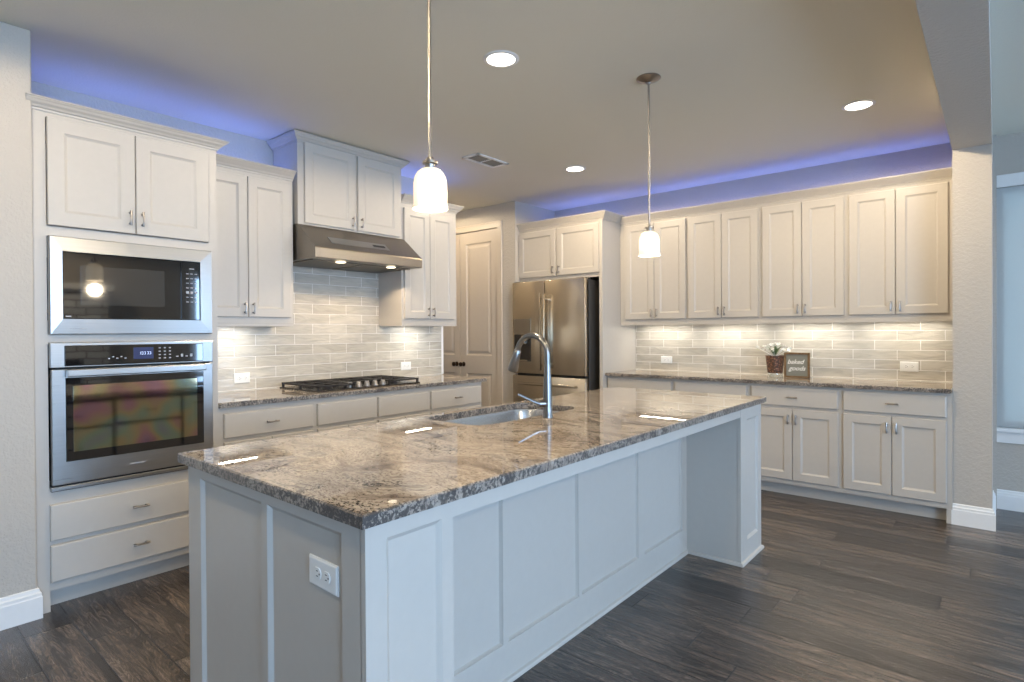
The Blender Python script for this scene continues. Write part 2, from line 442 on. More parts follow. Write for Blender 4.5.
obj('roller_shade', FB(FBK, WN[0]-.02, WN[1]-.001, WN[2]+.001, WN[3]-.001, -.018, -.012), SHM, w1)
for i, (a, b, c, d) in enumerate(RW): casing('window_%d' % (i+2), FWX, a, b, c, d, mull=3 if i == 0 else 1)

BASEP = [(0, 0), (.017, 0), (.017, .10), (.014, .106), (.014, .118), (.008, .124), (.006, .138), (0, .142)]
struct('baseboard_left', sweep(bmesh.new(), [(.765, -6.5), (.765, -2.232), (.74, -2.232)], BASEP), TRIM)
struct('baseboard_pier', sweep(bmesh.new(), [(3.935, 2.10), (4.148, 2.10), (4.148, 2.72)], BASEP), TRIM)
struct('baseboard_back', sweep(bmesh.new(), [(4.15, WY+.06), (8.3, WY+.06)], BASEP), TRIM)
struct('baseboard_right', sweep(bmesh.new(), [(8.3, WY+.06), (8.3, .0)], BASEP), TRIM)
# backsplash tile fields
struct('wall_backsplash_left', B(WX, WX+.009, -1.39, .965, .90, 2.2), TILEY)
struct('trim_1', B(WX, WX+.012, .965, .992, .921, 1.40, bev=.002), TRIM)
struct('wall_backsplash_back', B(1.27, 3.942, WY-.009, WY, .90, 1.42), TILEX)

# pantry double doors
def pantry_door(n, u0, u1, knobu, hingeu):
    F = FNY(1.962); r = bpy.data.objects.new('door_%d' % n, None); COL.objects.link(r); r['kind'] = 'structure'; r.location = ((u0+u1)/2, 1.985, 0)
    bm = bmesh.new(); s = .095; L = [(u0, u0+s, 0.01, 2.483), (u1-s, u1, 0.01, 2.483), (u0+s, u1-s, .01, .22), (u0+s, u1-s, .85, 1.055), (u0+s, u1-s, 2.35, 2.483)]
    for (a, b, c, d) in L: fbox(bm, F, a, b, c, d, -.035, 0)
    obj('door_frame', bm, DOORP, r)
    for (c, d) in ((.22, .85), (1.055, 2.35)):
        bm = rings(bmesh.new(), F, u0+s, u1-s, c, d, [(0, -.03), (0, 0), (.006, -.004), (.014, -.012), (.03, -.012), (.055, -.004), (.058, -.0035)])
        obj('door_panel', bm, DOORP, r)
    kb = lathe(bmesh.new(), F.p(knobu, .95, 0), [(.028, 0), (.028, .004), (.022, .008), (.011, .012), (.010, .030), (.020, .036), (.027, .048), (.026, .058), (.016, .066), (0, .068)], 20, 'y', -1)
    obj('door_knob', kb, BRONZE, r, True)
    for z in (.30, .96, 1.62, 2.27):
        bm = FB(F, hingeu-.010, hingeu+.010, z-.045, z+.045, -.002, .004); tube(bm, [F.p(hingeu, z-.047, .007), F.p(hingeu, z+.047, .007)], .006, 8)
        obj('hinge', bm, BRONZE, r)
pantry_door(1, -.635, -.045, -.585, -.040)
pantry_door(2, -1.235, -.641, -.70, -1.24)
bm = bmesh.new(); F = FNY(1.95)
for (a, b, c, d) in ((-.036, .034, 0, 2.485), (-1.32, -1.245, 0, 2.485), (-1.32, .034, 2.485, 2.555)):
    fbox(bm, F, a, b, c, d, -.06, .012, .002)
fbox(bm, F, .018, .034, 0, 2.555, .010, .02, .003); fbox(bm, F, -1.32, .034, 2.54, 2.555, .010, .02, .003)
struct('trim_2', bm, DOORP)

# ------------------------------------------------------------------ oven tower
def toe_end(bm, F, u0, u1, depth):
    """little scribed foot at the end stile"""
    pts = [(0, 0), (.0, .11), (-depth, .11), (-depth, 0), (-depth*.45, 0), (-depth*.35, .0)]
    fbox(bm, F, u0, u1, 0, .115, -depth, 0)
T = thing('oven_cabinet', (.4, -1.8, 0), 'tall white cabinet at the left that houses the microwave and oven', 'cabinet')
F = FX(.735)
bm = bmesh.new()
y0, y1 = -2.231, -1.392
box(bm, WX+.001, .7149, y0+.0005, y0+.02, .0, 2.40); box(bm, WX+.001, .7149, y1-.02, y1-.0005, 0, 2.40)
fbox(bm, F, y0, y0+.053, .0, 2.40, -.02, 0); fbox(bm, F, y1-.048, y1, .0, 2.40, -.02, 0)
for (a, b) in ((.10, .137), (.317, .338), (.512, .585), (1.286, 1.328), (1.796, 1.845), (2.36, 2.40)): fbox(bm, F, y0+.053, y1-.048, a, b, -.0199, -.0004)
box(bm, WX+.001, .71, y0+.02, y1-.02, 2.38, 2.395); box(bm, WX+.001, .71, y0+.02, y1-.02, .10, .12); box(bm, WX, WX+.01, y0+.02, y1-.02, .1, 2.39)
obj('body', bm, CAB, T)
obj('toe_kick', B(.64, .655, y0+.02, y1-.02, 0, .11), CAB, T)
obj('foot', B(.655, .714, y0+.03, y0+.055, 0, .10, bev=.002), CAB, T)
FD = FX(.755)
doors(T, FD, -2.175, -1.808, -1.442, 1.848, 2.362, 1.925, .066)
for (a, b, hz) in ((.338, .512, .435), (.140, .317, .238)):
    d = obj('drawer', slab(FD, -2.178, -1.442, a, b), CAB, T); pull_v(FD, -1.803, hz-.01, d, .075, True)
obj('crown_molding', sweep(bmesh.new(), [(.735, -2.255), (.735, y1), (WX+.002, y1)], crownprof(2.385, 2.44, .055)), CAB, T)

def microwave():
    T = thing('microwave', (.5, -1.8, 1.325), 'built-in black-glass microwave in a steel trim frame, above the oven', 'microwave')
    F = FX(.775); u0, u1, v0, v1 = -2.176, -1.434, 1.325, 1.796
    bm = bmesh.new(); 
    prof = [(0, -.02), (0, -.003), (.003, 0)]
    # trim frame with a rectangular hole
    i0, i1, j0, j1 = -2.126, -1.500, 1.400, 1.726
    O = [(u0, v0), (u1, v0), (u1, v1), (u0, v1)]; I = [(i0, j0), (i1, j0), (i1, j1), (i0, j1)]
    vb = [bm.verts.new(F.p(a, b, -.036)) for a, b in O]; vo = [bm.verts.new(F.p(a, b, -.012)) for a, b in O]
    vf = [bm.verts.new(F.p(a+(.004 if a < -1.8 else -.004), b+(.004 if b < 1.6 else -.004), -.004)) for a, b in O]
    vi = [bm.verts.new(F.p(a, b, 0)) for a, b in I]; vk = [bm.verts.new(F.p(a, b, -.03)) for a, b in I]
    for A_, B_ in ((vb, vo), (vo, vf), (vf, vi), (vi, vk)):
        for k in range(4): bm.faces.new((A_[k], A_[(k+1)%4], B_[(k+1)%4], B_[k]))
    obj('trim_frame', bm, STEEL, T)
    obj('casing', B(.36, .738, i0+.01, i1-.01, j0, j1), RUB, T)
    d = obj('door', rings(bmesh.new(), F, i0+.002, -1.598, j0+.002, j1-.002, [(0, -.034), (0, -.010), (.002, -.008)]), BLACK, T)
    obj('window', FB(F, -2.052, -1.681, 1.470, 1.662, -.009, -.0072), MWGLASS, d)
    c = obj('control_panel', rings(bmesh.new(), F, -1.596, i1-.002, j0+.002, j1-.002, [(0, -.034), (0, -.010), (.002, -.008)]), BLACK, T)
    for r in range(7):
        for q in range(3):
            u = -1.572+q*.022; v = 1.655-r*.026
            obj('key', FB(F, u, u+(.014 if r == 4 else .013), v-(.004 if r == 4 else 0), v+(.010 if r == 4 else .0045), -.0082, -.0074), KEYS, c)
    obj('emblem', FB(F, -1.555, -1.530, 1.683, 1.688, -.0082, -.0074), KEYS, c)
    obj('emblem', FB(F, i0+.012, i0+.034, j0+.010, j0+.016, -.0085, -.0070), KEYS, d)
microwave()

def oven():
    T = thing('built_in_oven', (.45, -1.8, .576), 'stainless steel wall oven with black window and bar handle under the microwave', 'oven')
    F = FX(.775); u0, u1 = -2.176, -1.432
    obj('casing', B(.2, .737, u0+.025, u1-.03, .60, 1.27), RUB, T)
    bm = FB(F, u0, u1, 1.165, 1.287, -.04, -.006, .004); obj('top_panel', bm, STEEL, T)
    c = obj('control_panel', FB(F, -2.122, -1.488, 1.172, 1.272, -.02, 0.0, .004), BLACK, T)
    d = obj('display', FB(F, -1.832, -1.740, 1.196, 1.256, -.001, .0008), DISP, c)
    bm = None
    def fkey(_bm, *a): obj('key', FB(*a), KEYS, c)
    for k in range(5): fkey(bm, F, -1.945+k*.018, -1.936+k*.018, 1.200+.008*(k%2), 1.206+.008*(k%2), 0, .0009)
    for r in range(4):
        for q in range(3): fkey(bm, F, -1.715+q*.025, -1.705+q*.025, 1.194+r*.018, 1.200+r*.018, 0, .0009)
    for k in range(4): fkey(bm, F, -1.63+k*.024, -1.618+k*.024, 1.200, 1.206+.010*(k%2), 0, .0009)
    bm = bmesh.new()
    fbox(bm, F, -1.800, -1.798, 1.219, 1.233, .0006, .0012); 
    for a in (-1.795, -1.784, -1.770, -1.759): fbox(bm, F, a, a+.007, 1.219, 1.2205, .0006, .0014); fbox(bm, F, a, a+.007, 1.2315, 1.233, .0006, .0014); fbox(bm, F, a+.0055, a+.007, 1.219, 1.233, .0006, .0014)
    obj('clock_digits', bm, m_glow('clock_digits', (.25, .4, 1.), 1.1), d)
    # door
    D = obj('door', FB(F, u0+.004, u1-.004, .605, 1.158, -.04, -.004, .003), STEEL, T)
    obj('door_glass', FB(F, -2.120, -1.488, .712, 1.116, -.010, .001, .002), BLACK, D)
    obj('window', FB(F, -2.090, -1.524, .757, 1.077, -.002, .0022), OGLASS, D)
    bm = FB(F, -2.120, -1.488, 1.122, 1.158, .022, .044, .005)
    for u in (-2.085, -1.523): fbox(bm, F, u-.012, u+.012, 1.128, 1.152, -.004, .024, .002)
    obj('handle', bm, STEEL, D)
    obj('emblem', FB(F, -1.852, -1.782, .652, .660, -.005, -.0030), KEYS, D)
    obj('bottom_trim', FB(F, u0, u1, .578, .596, -.04, -.004, .002), STEEL, T)
    obj('vent_gap', FB(F, u0+.002, u1-.002, .574, .606, -.038, -.016), RUB, T)
oven()

# ------------------------------------------------------------------ wall cabinets
def upper(name, label, F, Bx, u0, us, u1, a, b, v0, v1, z0, z1, hz, group=None, s=.058):
    """Bx = box limits of the carcass"""
    T = thing(name, ((Bx[0]+Bx[1])/2, (Bx[2]+Bx[3])/2, z0), label, 'cabinet', group)
    bm = B(Bx[0], Bx[1], Bx[2], Bx[3], z0+.02, z1, bev=.0015)
    # light rail lip round the underside
    t = .018
    if F.w.x: box(bm, Bx[1]-t, Bx[1], Bx[2], Bx[3], z0, z0+.02); box(bm, Bx[0], Bx[1]-t, Bx[2], Bx[2]+t, z0, z0+.02); box(bm, Bx[0], Bx[1]-t, Bx[3]-t, Bx[3], z0, z0+.02)
    else: box(bm, Bx[0], Bx[1], Bx[2], Bx[2]+t, z0, z0+.02)
    obj('body', bm, CAB, T)
    doors(T, F, u0, us, u1, v0, v1, hz, s)
    return T
FU = FX(.43)
TA = upper('upper_cabinet', 'white two-door wall cabinet between the oven tower and the range hood', FU, (WX+.01, .41, -1.391, -.737), -1.362, -1.064, -.764, 0, 0, 1.434, 2.360, 1.372, 2.40, 1.49)
obj('crown_molding', sweep(bmesh.new(), [(.41, -1.391), (.41, -.737), (.10, -.737)][:2], crownprof(2.39, 2.455, .06)), CAB, TA)
TC = upper('upper_cabinet', 'white two-door wall cabinet right of the range hood, beside the pantry doors', FU, (WX+.01, .41, .230, .867), .252, .534, .825, 0, 0, 1.442, 2.368, 1.380, 2.41, 1.50)
obj('crown_molding', sweep(bmesh.new(), [(.41, .230), (.41, .867), (WX+.01, .867)], crownprof(2.405, 2.475, .055)), CAB, TC)
TH = thing('upper_cabinet', (.25, -.25, 2.095), 'taller white cabinet raised above the range hood, nearly touching the ceiling', 'cabinet')
bm = B(WX+.01, .44, -.715, .210, 2.095, 2.70, bev=.0015); obj('body', bm, CAB, TH)
doors(TH, FX(.46), -.668, -.237, .182, 2.108, 2.676, 2.165, .06, gap=.013)
obj('crown_molding', sweep(bmesh.new(), [(WX+.01, -.715), (.44, -.715), (.44, .210), (WX+.01, .210)], crownprof(2.675, 2.733, .052)), CAB, TH)

def hood():
    T = thing('range_hood', (.35, -.25, 1.84), 'dark stainless range hood with a sloping front above the cooktop', 'range hood')
    y0, y1 = -.722, .226; bm = bmesh.new()
    prof = [(WX+.01, 2.095), (.445, 2.095), (.455, 2.090), (.672, 1.915), (.675, 1.905), (.675, 1.843), (.672, 1.840), (WX+.01, 1.840)]
    r0 = [bm.verts.new((x, y0, z)) for x, z in prof]; r1 = [bm.verts.new((x, y1, z)) for x, z in prof]
    n = len(prof)
    for k in range(n-1):
        bm.faces.new((r0[k], r0[(k+1)%n], r1[(k+1)%n], r1[k]))
    bm.faces.new((r0[-1], r0[0], r1[0], r1[-1]))
    # recessed underside: rim then filter pan
    bm.faces.new(r0); bm.faces.new(r1)
    obj('canopy', bm, STEELH, T)
    # steel control strip lying on the sloped front
    d = Vector((.217, 0, -.175)).normalized(); nrm = Vector((.175, 0, .217)).normalized()
    def slope(u, t, w): return Vector((.455, 0, 2.090)) + d*t + nrm*w + Vector((0, u, 0))
    def slopebox(u0, u1, t0, t1, w0, w1):
        b = bmesh.new(); vs = [b.verts.new(slope(u, t, w)) for u in (u0, u1) for t in (t0, t1) for w in (w0, w1)]
        for q in ((0,1,3,2), (4,6,7,5), (0,4,5,1), (2,3,7,6), (0,2,6,4), (1,5,7,3)): b.faces.new([vs[i] for i in q])
        return b
    c = obj('control_strip', slopebox(-.560, -.055, .135, .215, .0, .003), STEEL, T, label='bright steel control strip on the hood front')
    b = slopebox(-.190, -.080, .165, .190, .002, .005)
    obj('buttons', b, SLOT, c)
    bm = B(.14, .575, y0+.04, -.27, 1.833, 1.841); obj('filter', bm, plain('hood_filter', (.16, .14, .11), .5, .8), T)
    bm = B(.14, .575, -.25, y1-.04, 1.833, 1.841); obj('filter', bm, bpy.data.materials['hood_filter'], T)
    for y in (-.47, -.02):
        l = obj('lamp', lathe(bmesh.new(), (.59, y, 1.834), [(.036, 0), (.036, -.004), (.030, -.006), (0, -.006)], 20), HLENS, T)
        lamp('hood_lamp', 'SPOT', (.55, y, 1.820), 11., (1, .78, .52), (0, 0, 0), radius=.03, spot=math.radians(140), parent=T)
hood()

# ------------------------------------------------------------------ base cabinets, left run
def base_unit(name, label, T_F, body, u0, us, u1, zt, zd, hasdoor, pull, twodr=True):
    T = thing(name, ((body[0]+body[1])/2, (body[2]+body[3])/2, 0), label, 'cabinet')
    bm = B(body[0], body[1], body[2], body[3], .10, .89)
    obj('body', bm, CAB, T)
    if T_F.w.x: obj('toe_kick', B(body[0], body[1]-.07, body[2], body[3], 0, .10), CAB, T)
    else: obj('toe_kick', B(body[0], body[1], body[2]+.08, body[3], 0, .10), CAB, T)
    d = obj('drawer', slab(T_F, u0, u1, zd, zt), CAB, T)
    if pull: pull_v(T_F, (u0+u1)/2, (zd+zt)/2, d, .075, True)
    doors(T, T_F, u0, us, u1, .14, zd-.022, zd-.10, .058)
    return T
FB_ = FX(.74)
LB = [(-1.391, -.768, -1.359, -.784, 'white base cabinet with a pull drawer beside the oven tower', 1),
      (-.768, -.2665, -.751, -.278, 'white base cabinet under the cooktop, left one of the two without a drawer pull', 0),
      (-.2665, .2465, -.255, .231, 'white base cabinet under the cooktop, right one of the two without a drawer pull', 0),
      (.2465, .862, .262, .838, 'white base cabinet with a pull drawer at the pantry end of the cooktop counter', 1)]
for (a, b, c, d, lab, pl) in LB:
    base_unit('base_cabinet', lab, FB_, (WX+.002, .72, a, b), c, (c+d)/2, d, .852, .706, True, pl)

def counter(name, x0, x1, y0, y1, label, hole=None, edges=None, t=.030, top=.92):
    """slab: polished top, rough-hewn edge coloured darker for want of reflection; hole = rounded rectangle"""
    bm = bmesh.new(); e = .004
    def loop(i, z, n=1): return [bm.verts.new(p) for p in ((x0+i, y0+i, z), (x1-i, y0+i, z), (x1-i, y1-i, z), (x0+i, y1-i, z))]
    A = loop(0, top-t); Bq = loop(0, top-e); C = loop(e, top)
    for P, Q in ((A, Bq), (Bq, C)):
        for k in range(4):
            f = bm.faces.new((P[k], P[(k+1)%4], Q[(k+1)%4], Q[k])); f.material_index = 1
    if not hole:
        bm.faces.new(C); bm.faces.new(A)
    else:
        hx0, hx1, hy0, hy1, r = hole; n = 8; H = []
        for (cx, cy, a0) in ((hx0+r, hy0+r, PI), (hx1-r, hy0+r, 1.5*PI), (hx1-r, hy1-r, 0), (hx0+r, hy1-r, .5*PI)):
            H.append([(cx+r*math.cos(a0+k*PI/2/n), cy+r*math.sin(a0+k*PI/2/n)) for k in range(n+1)])
        for z, L in ((top, C), (top-t, A)):
            hv = [[bm.verts.new((x, y, z)) for x, y in arc] for arc in H]
            for k in range(4):
                nx = hv[(k+1)%4]
                for j in range(n): bm.faces.new((L[k], hv[k][j], hv[k][j+1]))
                bm.faces.new((L[k], hv[k][-1], nx[0], L[(k+1)%4]))
            if z == top: HT = [v for a in hv for v in a]
            else: HB = [v for a in hv for v in a]
        m_ = len(HT)
        for k in range(m_):
            f = bm.faces.new((HT[k], HT[(k+1)%m_], HB[(k+1)%m_], HB[k])); f.material_index = 1
    o = obj(name, bm, [GRAN, GRANE]); o.data.update()
    return tag(o, label, 'countertop')
counter('countertop', WX, .748, -1.391, .902, 'speckled granite countertop along the left wall, carrying the cooktop')
counter('countertop', 1.272, 3.9415, 2.042, WY, 'speckled granite countertop along the back wall, from the refrigerator panel to the pillar')
SH = (2.105, 2.495, -1.045, -.255, .10)
counter('countertop', 2.052, 3.105, -2.080, .848, 'large polished granite top of the kitchen island', hole=SH, t=.032)

# ------------------------------------------------------------------ cooktop
def cooktop():
    T = thing('gas_cooktop', (.40, -.26, .92), 'gas cooktop with black iron grates and five steel knobs', 'cooktop')
    x0, x1, y0, y1 = .145, .665, -.705, .205
    obj('tray', B(x0, x1, y0, y1, .9195, .929, bev=.003), plain('cooktop_tray', (.05, .045, .042), .25, .8), T)
    G = [(-.700, -.405), (-.400, -.100), (-.095, .200)]
    for i, (a, b) in enumerate(G):
        bm = bmesh.new(); xa, xb = .165, (.655 if i != 1 else .535); z0, z1 = .950, .963
        for (p, q, r, s) in ((xa, xb, a, a+.014), (xa, xb, b-.014, b), (xa, xa+.014, a, b), (xb-.014, xb, a, b)): box(bm, p, q, r, s, z0, z1, .002)
        n = 7 if i != 1 else 5
        for k in range(1, n):
            x = xa+(xb-xa)*k/n
            if k % 2: box(bm, x-.005, x+.005, a, b, z0+.001, z1, .0015)
            else:
                box(bm, x-.005, x+.005, a, a+.09, z0+.001, z1, .0015); box(bm, x-.005, x+.005, b-.09, b, z0+.001, z1, .0015)
        m_ = (a+b)/2; box(bm, xa, xb, m_-.005, m_+.005, z0, z1, .0015)
        for x in (xa+.01, xb-.01, (xa+xb)/2):
            for y in (a+.008, b-.008): box(bm, x-.008, x+.008, y-.007, y+.007, .928, z0+.002, .001)
        obj('grate', bm, IRON, T)
    for (x, y, r) in ((.29, -.55, .04), (.53, -.55, .032), (.36, -.25, .052), (.29, .05, .04), (.53, .05, .032)):
        bm = lathe(bmesh.new(), (x, y, .929), [(r*1.25, 0), (r*1.25, .004), (r, .008), (r, .013), (r*.9, .017), (0, .018)], 24)
        obj('burner', bm, IRON, T, True)
    for k in range(5):
        y = -.405+k*.073
        bm = lathe(bmesh.new(), (.600, y, .929), [(.024, 0), (.024, .004), (.021, .006), (.019, .026), (.016, .030), (0, .031)], 20)
        box(bm, .597, .603, y-.017, y+.017, .957, .967, .001)
        obj('knob', bm, NICK, T, True)
cooktop()

# ------------------------------------------------------------------ outlets
def outlet(F, u0, u1, v0, v1, label, horiz=True, kind='outlet', gang=1):
    T = thing('electrical_outlet', F.p((u0+u1)/2, v0, 0), label, 'outlet')
    obj('cover_plate', rings(bmesh.new(), F, u0, u1, v0, v1, [(0, 0), (0, .003), (.004, .006), (.006, .0065)]), PLAST, T)
    cu, cv = (u0+u1)/2, (v0+v1)/2
    cells = [(cu-.02, cv), (cu+.02, cv)]
    for (a, b) in cells:
        n = 20; bm = bmesh.new()
        lo, hi = [], []
        for k in range(n):
            t = 2*PI*k/n; x = a+.0165*math.cos(t); y = b+max(-.0142, min(.0142, .0165*math.sin(t)))
            lo.append(bm.verts.new(F.p(x, y, .0055))); hi.append(bm.verts.new(F.p(x, y, .0085)))
        bm.faces.new(hi)
        for k in range(n): bm.faces.new((lo[k], lo[(k+1)%n], hi[(k+1)%n], hi[k]))
        s = obj('socket', bm, PLAST, T)
        bm = bmesh.new()
        fbox(bm, F, a-.004, a+.004, b+.0055, b+.0075, .008, .0089); fbox(bm, F, a-.004, a+.004, b-.0075, b-.0055, .008, .0089); fbox(bm, F, a+.008, a+.012, b-.002, b+.002, .008, .0089)
        obj('slots', bm, SLOT, s)
    return T
outlet(FX(WX+.009), -1.020, -.905, .972, 1.045, 'white outlet on the backsplash nearest the oven tower')
outlet(FX(WX+.009), .468, .583, .985, 1.058, 'white outlet on the backsplash between cooktop and pantry doors')
outlet(FNY(WY-.009), 1.556, 1.676, .995, 1.066, 'white outlet on the back wall tile near the refrigerator panel')
outlet(FNY(WY-.009), 3.586, 3.706, .992, 1.070, 'white outlet on the back wall tile near the pillar')

# ------------------------------------------------------------------ back run
FBK2 = FNY(2.06)
BB = [(1.272, 1.962, 1.292, 1.944, 'white base cabinet next to the refrigerator, mostly behind the island', 0),
      (1.962, 2.616, 1.974, 2.598, 'white back-wall base cabinet directly behind the far end of the island', 0),
      (2.616, 3.280, 2.636, 3.263, 'white base cabinet on the back wall, second from the pillar', 1),
      (3.280, 3.9415, 3.297, 3.910, 'white base cabinet on the back wall touching the pillar', 1)]
for i, (a, b, c, d, lab, pl) in enumerate(BB):
    base_unit('base_cabinet', lab, FBK2, (a, b, 2.08, WY-.002), c, (c+d)/2-.003, d, .868, .722, True, pl)
last = [o for o in bpy.data.objects if o.get('label') == BB[3][4]][0]
obj('foot', B(3.908, 3.936, 2.082, 2.16, 0, .10, bev=.002), CAB, last)
FUB = FNY(2.33)
UB = [(1.272, 1.975, 1.332, 1.647, 1.962, 'white wall cabinet nearest the refrigerator, behind the far pendant'),
      (1.975, 2.6275, 1.988, 2.298, 2.610, 'white wall cabinet on the back wall, second from the refrigerator'),
      (2.6275, 3.275, 2.646, 2.955, 3.258, 'white wall cabinet on the back wall, above the potted flowers and sign'),
      (3.275, 3.9415, 3.292, 3.595, 3.908, 'white wall cabinet on the back wall touching the pillar')]
for (a, b, c, d, e, lab) in UB:
    upper('upper_cabinet', lab, FUB, (a, b, 2.35, WY-.01), c, d, e, 0, 0, 1.440, 2.374, 1.382, 2.41, 1.50)
o = obj('crown_molding', sweep(bmesh.new(), [(1.272, 2.35), (3.9415, 2.35)], crownprof(2.395, 2.468, .06)), CAB)
tag(o, 'long white crown molding across the tops of the back wall cabinets', 'molding')

# refrigerator surround
T = thing('refrigerator_cabinet', (.75, 2.3, 0), 'white two-door cabinet over the refrigerator with its tall side panel', 'cabinet')
bm = B(.222, 1.234, 2.02, WY-.01, 1.862, 2.42, bev=.001)
obj('body', bm, CAB, T)
obj('side_panel', B(1.234, 1.270, 2.0, WY-.002, 0, 2.42, bev=.002), CAB, T)
doors(T, FNY(2.0), .226, .722, 1.228, 1.902, 2.386, 1.965, .058, gap=.012)
obj('crown_molding', sweep(bmesh.new(), [(.222, 2.02), (1.270, 2.02), (1.270, 2.35)], crownprof(2.41, 2.487, .058)), CAB, T)

def fridge():
    T = thing('refrigerator', (.69, 2.25, 0), 'stainless French-door refrigerator with a water dispenser in its left door', 'refrigerator')
    x0, x1 = .235, 1.150
    obj('body', B(x0+.005, x1-.005, 1.955, 2.62, .03, 1.835, bev=.004), plain('fridge_side_grey', (.06, .055, .05), .45), T)
    FF = FNY(1.875); sm = .662
    def dr(name, a, b, c, d): return obj(name, FB(FF, a, b, c, d, -.075, 0, .012), STEELF, T, True)
    L = dr('left_door', x0, sm-.003, .885, 1.850); R = dr('right_door', sm+.003, x1, .885, 1.850); Z = dr('freezer_drawer', x0, x1, .06, .868)
    for (D, u, s) in ((L, sm-.024, -1), (R, sm+.024, 1)):
        bm = FB(FF, u-.012, u+.012, .93, 1.715, .034, .062, .006)
        for z in (.98, 1.66): fbox(bm, FF, u-.010, u+.010, z-.012, z+.012, 0, .040, .002)
        obj('handle', bm, STEELF, D, True)
    bm = FB(FF, x0+.10, x1-.10, .775, .800, .03, .055, .006)
    for u in (x0+.14, x1-.14): fbox(bm, FF, u-.012, u+.012, .778, .797, 0, .034, .002)
    obj('handle', bm, STEELF, Z, True)
    # dispenser
    P = obj('dispenser', FB(FF, .262, .486, 1.300, 1.460, -.004, .003, .002), plain('dispenser_panel', (.42, .38, .32), .3, .9), L)
    obj('dispenser_recess', FB(FF, .262, .486, 1.015, 1.296, -.002, .0025, .001), BLACK, L)
    bm = FB(FF, .375, .420, 1.20, 1.285, .002, .03, .004); fbox(bm, FF, .300, .450, 1.018, 1.030, .0, .022, .002)
    obj('dispenser_lever', bm, STEELF, L)
    obj('hinge_cover', B(x0+.01, x0+.12, 1.90, 2.0, 1.836, 1.855, bev=.003), RUB, T)
    obj('hinge_cover', B(x1-.12, x1-.01, 1.90, 2.0, 1.836, 1.855, bev=.003), RUB, T)
fridge()

# ------------------------------------------------------------------ island
def island():
    T = thing('kitchen_island', (2.58, -.6, 0), 'large white panelled kitchen island under the granite top', 'kitchen island')
    # cabinet core
    bm = B(2.095, 2.74, -2.030, .835, .0, .715); box(bm, 2.095, 2.10, -2.03, .835, .715, .886); box(bm, 2.72, 2.74, -2.03, .835, .715, .886)
    box(bm, 2.1, 2.72, -2.03, -1.12, .715, .886); box(bm, 2.1, 2.72, -.18, .835, .715, .886)
    obj('body', bm, CAB, T)
    # near block (post) carrying the overhang
    obj('end_block', B(2.74, 3.062, -2.037, -1.778, 0, .886), CAB, T)
    # end face panelling
    F = FNY(-2.055); bm = bmesh.new()
    for (a, b, c, d) in ((2.075, 2.172, 0, .888), (2.172, 2.985, .848, .888), (2.172, 2.985, 0, .150), (2.588, 2.622, .15, .848), (2.985, 3.062, 0, .888)):
        fbox(bm, F, a, b, c, d, -.02, 0)
    for (a, b) in ((2.172, 2.588), (2.622, 2.985)):
        rings(bm, F, a, b, .15, .848, [(0, -.02), (0, 0), (.004, -.003), (.012, -.010), (.014, -.011)])
    obj('end_panel', bm, CAB, T)
    # near block face to the seating side
    F = FX(3.08); bm = bmesh.new()
    for (a, b, c, d) in ((-2.055, -1.995, 0, .888), (-1.818, -1.778, 0, .888), (-1.995, -1.818, .842, .888), (-1.995, -1.818, 0, .15)):
        fbox(bm, F, a, b, c, d, -.02, 0)
    rings(bm, F, -1.995, -1.818, .15, .842, [(0, -.02), (0, 0), (.004, -.003), (.012, -.010), (.014, -.011)])
    obj('block_panel', bm, CAB, T)
    # apron below the overhang
    obj('apron', B(3.058, 3.079, -1.778, .462, .836, .888, bev=.001), CAB, T)
    # back panel with battens and base rail
    FBP = FX(2.764); bm = B(2.738, 2.748, -1.778, .462, 0, .886)
    ED = [(-1.740, -1.215), (-1.185, -.703), (-.677, -.145), (-.079, .397)]
    for (a, b) in ((-1.778, -1.740), (-1.215, -1.185), (-.703, -.677), (-.145, -.079), (.397, .462)): fbox(bm, FBP, a, b, 0, .886, -.016, 0)
    for (a, b) in ED:
        fbox(bm, FBP, a, b, 0, .150, -.016, 0)
        rings(bm, FBP, a, b, .150, .886, [(0, -.016), (0, 0), (.0015, -.005), (.007, -.0135)], False)
    obj('back_panel', bm, CAB, T)
    # far pillar
    obj('end_block', B(2.74, 3.062, .462, .822, 0, .886), CAB, T)
    bm = bmesh.new()
    for (a, b, c, d) in ((.462, .565, 0, .888), (.765, .822, 0, .888), (.565, .765, .815, .888), (.565, .765, 0, .12)):
        fbox(bm, F, a, b, c, d, -.02, 0)
    rings(bm, F, .565, .765, .12, .815, [(0, -.02), (0, 0), (.004, -.003), (.012, -.010), (.014, -.011)])
    obj('block_panel', bm, CAB, T)
    SHOE = [(0, 0), (.014, 0), (.013, .008), (.009, .015), (0, .019)]
    bm = sweep(bmesh.new(), [(2.764, -1.778), (2.764, .462), (3.08, .462), (3.08, .822), (2.74, .822)], SHOE)
    sweep(bm, [(2.075, -2.055), (3.08, -2.055), (3.08, -1.778), (2.764, -1.778)], SHOE)
    obj('shoe_molding', bm, CAB, T)
    # kitchen side: drawers, sink doors (seen mirrored in the oven glass)
    FN = FNX(2.075)
    obj('side_face', B(2.075+.02, 2.097, -2.03, .822, .10, .888), CAB, T)
    for (a, b) in ((-2.02, -1.58), (-1.56, -1.14), (.30, .80)):
        for (c, d) in ((.70, .86), (.43, .685), (.14, .415)):
            o = obj('drawer', slab(FN, a, b, c, d), CAB, T); pull_v(FN, (a+b)/2, (c+d)/2, o, .075, True)
    doors(T, FN, -1.12, -.68, -.22, .14, .86, .75, .058)
    o = obj('dishwasher_panel', slab(FN, -.20, .28, .14, .86), CAB, T)
island()
outlet(FNY(-2.044), 2.829, 2.958, .684, .758, 'white outlet on the end panel of the island')

